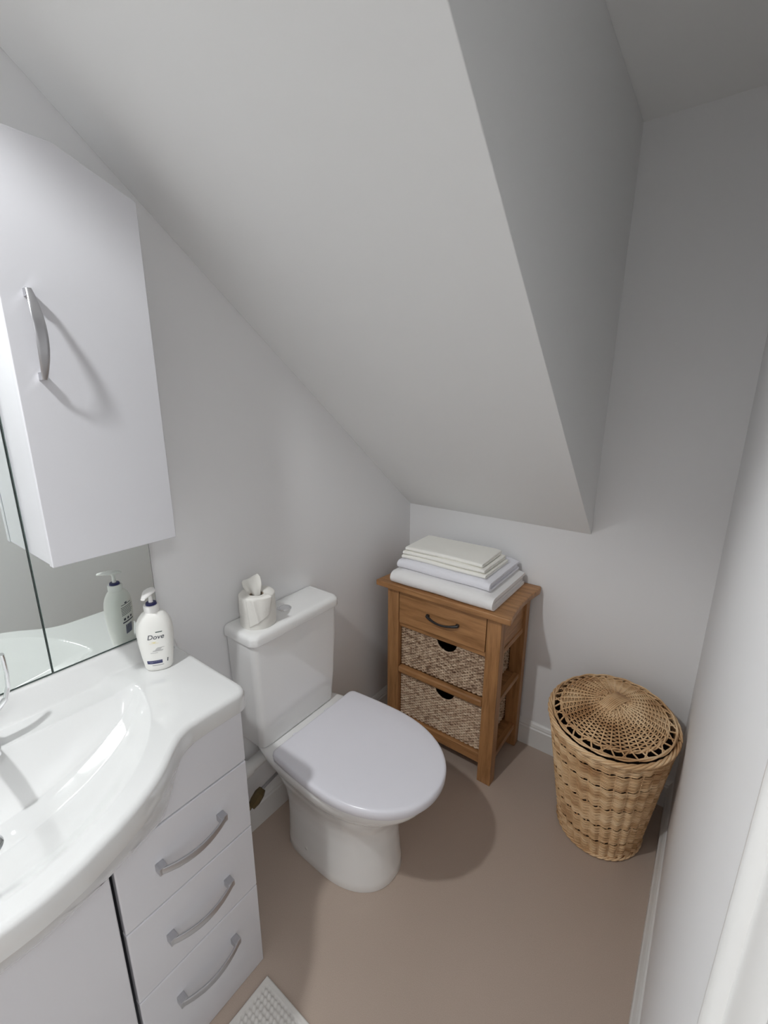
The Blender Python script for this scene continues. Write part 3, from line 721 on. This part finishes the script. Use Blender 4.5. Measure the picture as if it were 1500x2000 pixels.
# ------------------------------------------------------------------ towels
def folded(name, x0, x1, y0, y1, z0, layers, m, label, seed, group, rot=0.0, sag=0.0, soft=0.006):
    """layers: list of sheet thicknesses. Nested folds closed at the front; open layer edges show at the right end."""
    rg = np.random.RandomState(seed)
    H = sum(layers); mb = MB()
    n = len(layers); nxs = 30
    cx, cy = (x0 + x1) / 2, (y0 + y1) / 2
    ph = rg.rand(6) * 6
    def wob(x, y, z):
        u = (x - x0) / (x1 - x0)
        dz = 0.0022 * math.sin(x * 17 + ph[0]) * math.sin(y * 13 + ph[1]) * ((z - z0) / H)
        # compress the right and left ends
        e_ = min(u, 1 - u); f_ = 1 - 0.16 * (1 - ss(e_ / 0.10)) - sag * (1 - ss((1 - u) / 0.35))
        zz = z0 + (z - z0) * f_ + max(0, dz)
        dy = 0.002 * math.sin(x * 23 + ph[2]) 
        X = x - cx; Y = y + dy - cy; c_, s_ = math.cos(rot), math.sin(rot)
        return (cx + X * c_ - Y * s_, cy + X * s_ + Y * c_, zz)
    k = 0; lo, hi = z0, z0 + H; ins_ = 0.0
    pairs = []
    for q in range(n // 2):
        pairs.append((lo, hi, layers[q], ins_)); lo += layers[q]; hi -= layers[q]; ins_ += layers[q]
    for qi, (lo_, hi_, t_, in_) in enumerate(pairs):
        Ro = (hi_ - lo_) / 2; zc = (hi_ + lo_) / 2; Ri = max(0.0004, Ro - t_ * 0.90)
        fx = min(Ro, 0.03)
        prof_o = [(y1, lo_)] ; prof_i = []
        pts_o = [(y1 - 0.004 * qi, lo_), (y0 + in_ + fx + 0.02, lo_)]
        pts_i = [(y1 - 0.004 * qi, zc - Ri), (y0 + in_ + fx + 0.02, zc - Ri)]
        for i in range(13):
            an = -PI / 2 - PI * i / 12
            pts_o.append((y0 + in_ + fx + fx * math.cos(an), zc + Ro * math.sin(an) * 1.0 if True else 0))
            pts_i.append((y0 + in_ + fx + max(0.0004, fx - t_) * math.cos(an), zc + Ri * math.sin(an)))
        pts_o += [(y0 + in_ + fx + 0.02, hi_), (y1 - 0.004 * qi, hi_)]; pts_i += [(y0 + in_ + fx + 0.02, zc + Ri), (y1 - 0.004 * qi, zc + Ri)]
        # fix direction: bottom -> front -> top
        poly = pts_o + pts_i[::-1]
        # subdivide long top/bottom runs
        full = []
        for a_, b_ in zip(poly, poly[1:] + poly[:1]):
            d_ = math.dist(a_, b_); c__ = max(1, int(d_ / 0.02))
            for j_ in range(c__): full.append((a_[0] + (b_[0] - a_[0]) * j_ / c__, a_[1] + (b_[1] - a_[1]) * j_ / c__))
        xa = x0 + 0.002 * qi * (1 if qi % 2 else 2); xb = x1 - 0.006 * qi + 0.002 * (n - 2)
        rings_ = []
        cyc = sum(p[0] for p in full) / len(full)
        for i in range(nxs + 1):
            u = i / nxs
            # ends closely spaced for rounding
            if i == 0: X = xa
            elif i == nxs: X = xb
            else: X = xa + (xb - xa) * (0.5 - 0.5 * math.cos(PI * u))
            rings_.append([wob(X, p[0], p[1]) for p in full])
        base = len(mb.v); m_ = len(full)
        mb.loft(rings_, cap=False)
        # end caps as strips between outer and inner profile
        for s_, idx in ((0, 0), (1, nxs)):
            mb.f.append(tuple(base + idx * m_ + i for i in (range(m_) if s_ else range(m_ - 1, -1, -1))))
    o = mb.build(name, m, None, smooth=True, angle=55)
    # y-front fold sits at y0
    tag(o, label, 'towel', group)
    return o
GT = 'folded towels stacked on the oak unit'
folded('bath_towel', 0.136, 0.572, -0.349, -0.026, 0.7505, [0.0145, 0.0145, 0.0145, 0.0145], TOWEL, 'thick white bath towel at the bottom of the stack on the oak unit', 1, GT)
folded('bath_towel', 0.148, 0.545, -0.318, -0.024, 0.8100, [0.0100, 0.0090, 0.0090, 0.0100], TOWELB, 'smooth cool-white bath towel, second from the bottom of the stack', 2, GT, rot=0.0)
folded('hand_towel', 0.158, 0.524, -0.298, -0.088, 0.8495, [0.0075, 0.0072], TOWELC, 'cream-white hand towel lying directly on the cool-white bath towel', 3, GT, rot=-0.012)
folded('hand_towel', 0.160, 0.515, -0.293, -0.092, 0.8660, [0.0074, 0.0072], TOWELC, 'cream-white hand towel, second from the top of the stack', 5, GT, rot=0.0)
folded('hand_towel', 0.166, 0.500, -0.284, -0.095, 0.8824, [0.0078, 0.0074], TOWELC, 'thin cream-white hand towel, topmost of the stack', 4, GT, rot=0.018)

# ------------------------------------------------------------------ wicker laundry hamper
HX = 0.985; HH = 0.50
hb = (-0.222, 0.130, 0.146); ht = (-0.297, 0.184, 0.216)     # (centre y, radius x, radius y) at floor and at rim
def hgeo(z):
    t = z / HH; return (hb[0] + (ht[0] - hb[0]) * t, hb[1] + (ht[1] - hb[1]) * t, hb[2] + (ht[2] - hb[2]) * t)
def hpt(th, z, dr=0.0):
    cy, rx, ry = hgeo(z); return (HX + (rx + dr) * math.cos(th), cy + (ry + dr) * math.sin(th), z)
ham = empty('laundry_hamper', (HX, hb[0], 0), 'tall oval wicker laundry hamper with domed lid by the back wall', 'hamper')
NS = 30
mb = MB(); rh = 0.0071; nrow = int((HH - 0.012) / rh); NP = NS * 8
bands = [0.085, 0.175, 0.27, 0.375, 0.445]
for k in range(nrow):
    z = 0.010 + rh * k
    bnd = sum(1 for b_ in bands if z > b_)
    near = min(abs(z - b_) for b_ in bands)
    if near < 0.0038: continue                   # dark gap where a new course starts
    ph = 0.9 * bnd; alt = 0.35 if k % 2 else -0.35
    pts = []
    zj = rng.randn() * 0.0003
    for i in range(NP):
        th = 2 * PI * i / NP
        b1 = math.cos(NS * th + ph)
        dr = 0.0036 * b1 + alt * 0.002 * math.cos(NS * th / 2)
        pts.append(hpt(th, z + zj + 0.0014 * math.sin(NS * th + k * 0.2), dr))
    mb.tube(pts, 0.0027, 6, closed=True)
mb.build('woven_body', WILLOW, ham, smooth=True, angle=180)
mb = MB()
for s_ in range(NS * 2):
    th = 2 * PI * (s_ + 0.0) / (NS * 2)
    mb.tube([hpt(th, z, -0.0035) for z in np.linspace(0.004, HH - 0.004, 8)], 0.0030, 6)
mb.build('stakes', WILLOW, ham, smooth=True)
mb = MB(); NL = 48
rings = [[hpt(2 * PI * i / NL, z, -0.0075) for i in range(NL)] for z in (0.004, HH * 0.5, HH - 0.03)]
mb.loft(rings, cap=False); mb.add([hpt(2 * PI * i / NL, 0.006, -0.006) for i in range(NL)], [tuple(range(NL))])
mb.build('lining', mat('hamper_inner_shade', (0.05, 0.03, 0.018), 0.8), ham)  # added dark sheet: stands for shade inside, stops light leaking through the weave
def braid(mb, fn, n, amp, rad, twists, strands=3):
    for s_ in range(strands):
        pts = []
        for i in range(n):
            th = 2 * PI * i / n; a_ = twists * th + 2 * PI * s_ / strands
            pts.append(fn(th, amp * math.cos(a_), amp * math.sin(a_)))
        mb.tube(pts, rad, 7, closed=True)
mb = MB(); braid(mb, lambda th, a_, b_: hpt(th, HH - 0.006 + b_, a_ + 0.001), 220, 0.0052, 0.0036, 11, 4)
mb.build('rim', WILLOW, ham, smooth=True, angle=180)
mb = MB(); braid(mb, lambda th, a_, b_: hpt(th, 0.0085 + b_ * 0.7, a_ + 0.003), 200, 0.0048, 0.0034, 13, 3)
mb.build('base_rim', WILLOW, ham, smooth=True, angle=180)
# lid: shallow dome of concentric weaving with radial spokes and an open looped border
LZ = HH + 0.004; LH = 0.050
def lpt(th, q, dz=0.0):
    """q: 0 centre .. 1 border"""
    cy, rx, ry = ht[0], ht[1] - 0.004, ht[2] - 0.004
    z = LZ + LH * (1 - q ** 1.25) + dz
    ofy = -0.0 * (1 - q)
    return (HX + rx * q * math.cos(th), cy + ofy + ry * q * math.sin(th), z)
lid = MB()
q = 0.03; k = 0; NLs = 36
while q < 0.84:
    n_ = int(max(28, NLs * 6 * q ** 0.5)); pts = []
    for i in range(n_):
        th = 2 * PI * i / n_
        pts.append(lpt(th, q, 0.0030 * math.cos(NLs / 2 * th + (PI if k % 2 else 0)) * min(1, q * 3)))
    lid.tube(pts, 0.0022, 6, closed=True); q += 0.0285; k += 1
lo = lid.build('lid', WILLOW, ham, smooth=True, angle=180)
sp_ = MB()
for s_ in range(NLs):
    th = 2 * PI * s_ / NLs
    sp_.tube([lpt(th + 0.10 * max(0, (qq - 0.84) / 0.16), qq, 0.0022) for qq in list(np.linspace(0.05 if s_ % 3 == 0 else 0.22, 0.84, 8)) + [0.90, 0.955, 0.985]], 0.0026, 6)
    if s_ % 2 == 0:
        sp_.tube([lpt(th - 0.20 * (qq - 0.82) / 0.16, qq, 0.003) for qq in (0.80, 0.86, 0.92, 0.975)], 0.0024, 6)
# parallel bundle over the crown
for a_ in range(-4, 5):
    th0 = math.radians(68); dxs, dys = math.cos(th0), math.sin(th0)
    pts = []
    for t in np.linspace(-1, 1, 15):
        px = t * 0.052 * dxs - a_ * 0.0052 * dys; py = t * 0.052 * dys + a_ * 0.0052 * dxs
        sq = math.hypot(px / (ht[1] - 0.004), py / (ht[2] - 0.004)); thh = math.atan2(py / (ht[2] - 0.004), px / (ht[1] - 0.004))
        pts.append(lpt(thh, sq, 0.0045))
    sp_.tube(pts, 0.0027, 6)
sp_.build('lid_spokes', WILLOW, lo, smooth=True, angle=180)
lb = MB(); braid(lb, lambda th, a_, b_: lpt(th, 0.855 + a_ * 2.2, b_ + 0.0015), 200, 0.0038, 0.0026, 18, 2)
braid(lb, lambda th, a_, b_: lpt(th, 0.975 + a_ * 1.6, b_ + 0.004), 200, 0.0036, 0.0028, 9, 2)
lb.build('lid_border', WILLOW, lo, smooth=True, angle=180)

# ------------------------------------------------------------------ bath mat
mx0, mx1, my1, my0 = 0.384, 0.86, -1.236, -1.98
mb = MB(); pit = 0.0125; st = pit / 4
nxm = int((mx1 - mx0) / st); nym = int((my1 - my0) / st); rows_ = []
for i in range(nym + 1):
    row = []
    for k in range(nxm + 1):
        x = mx0 + k * st; y = my1 - i * st
        e_ = min(k * st, i * st, (nxm - k) * st, (nym - i) * st)
        cell = (math.cos(2 * PI * k * st / pit) + math.cos(2 * PI * i * st / pit)) / 2
        z = 0.008 + (0.0046 * cell if e_ > 0.018 else 0.0015)
        if e_ <= 0.0001: z = 0.002
        cx_ = 0.004 * math.sin(i * 0.12); x += cx_ * 0.3 if k == 0 else 0
        row.append((x, y, z))
    rows_.append(row)
mb.loft(rows_, cap=False, closed=False)
bmo = mb.build('bath_mat', MATM, None, smooth=True, angle=180)
md = bmo.modifiers.new('solid', 'SOLIDIFY'); md.thickness = 0.0018; md.offset = -1
tag(bmo, 'white waffle-weave bath mat on the floor in front of the vanity unit', 'bath mat')
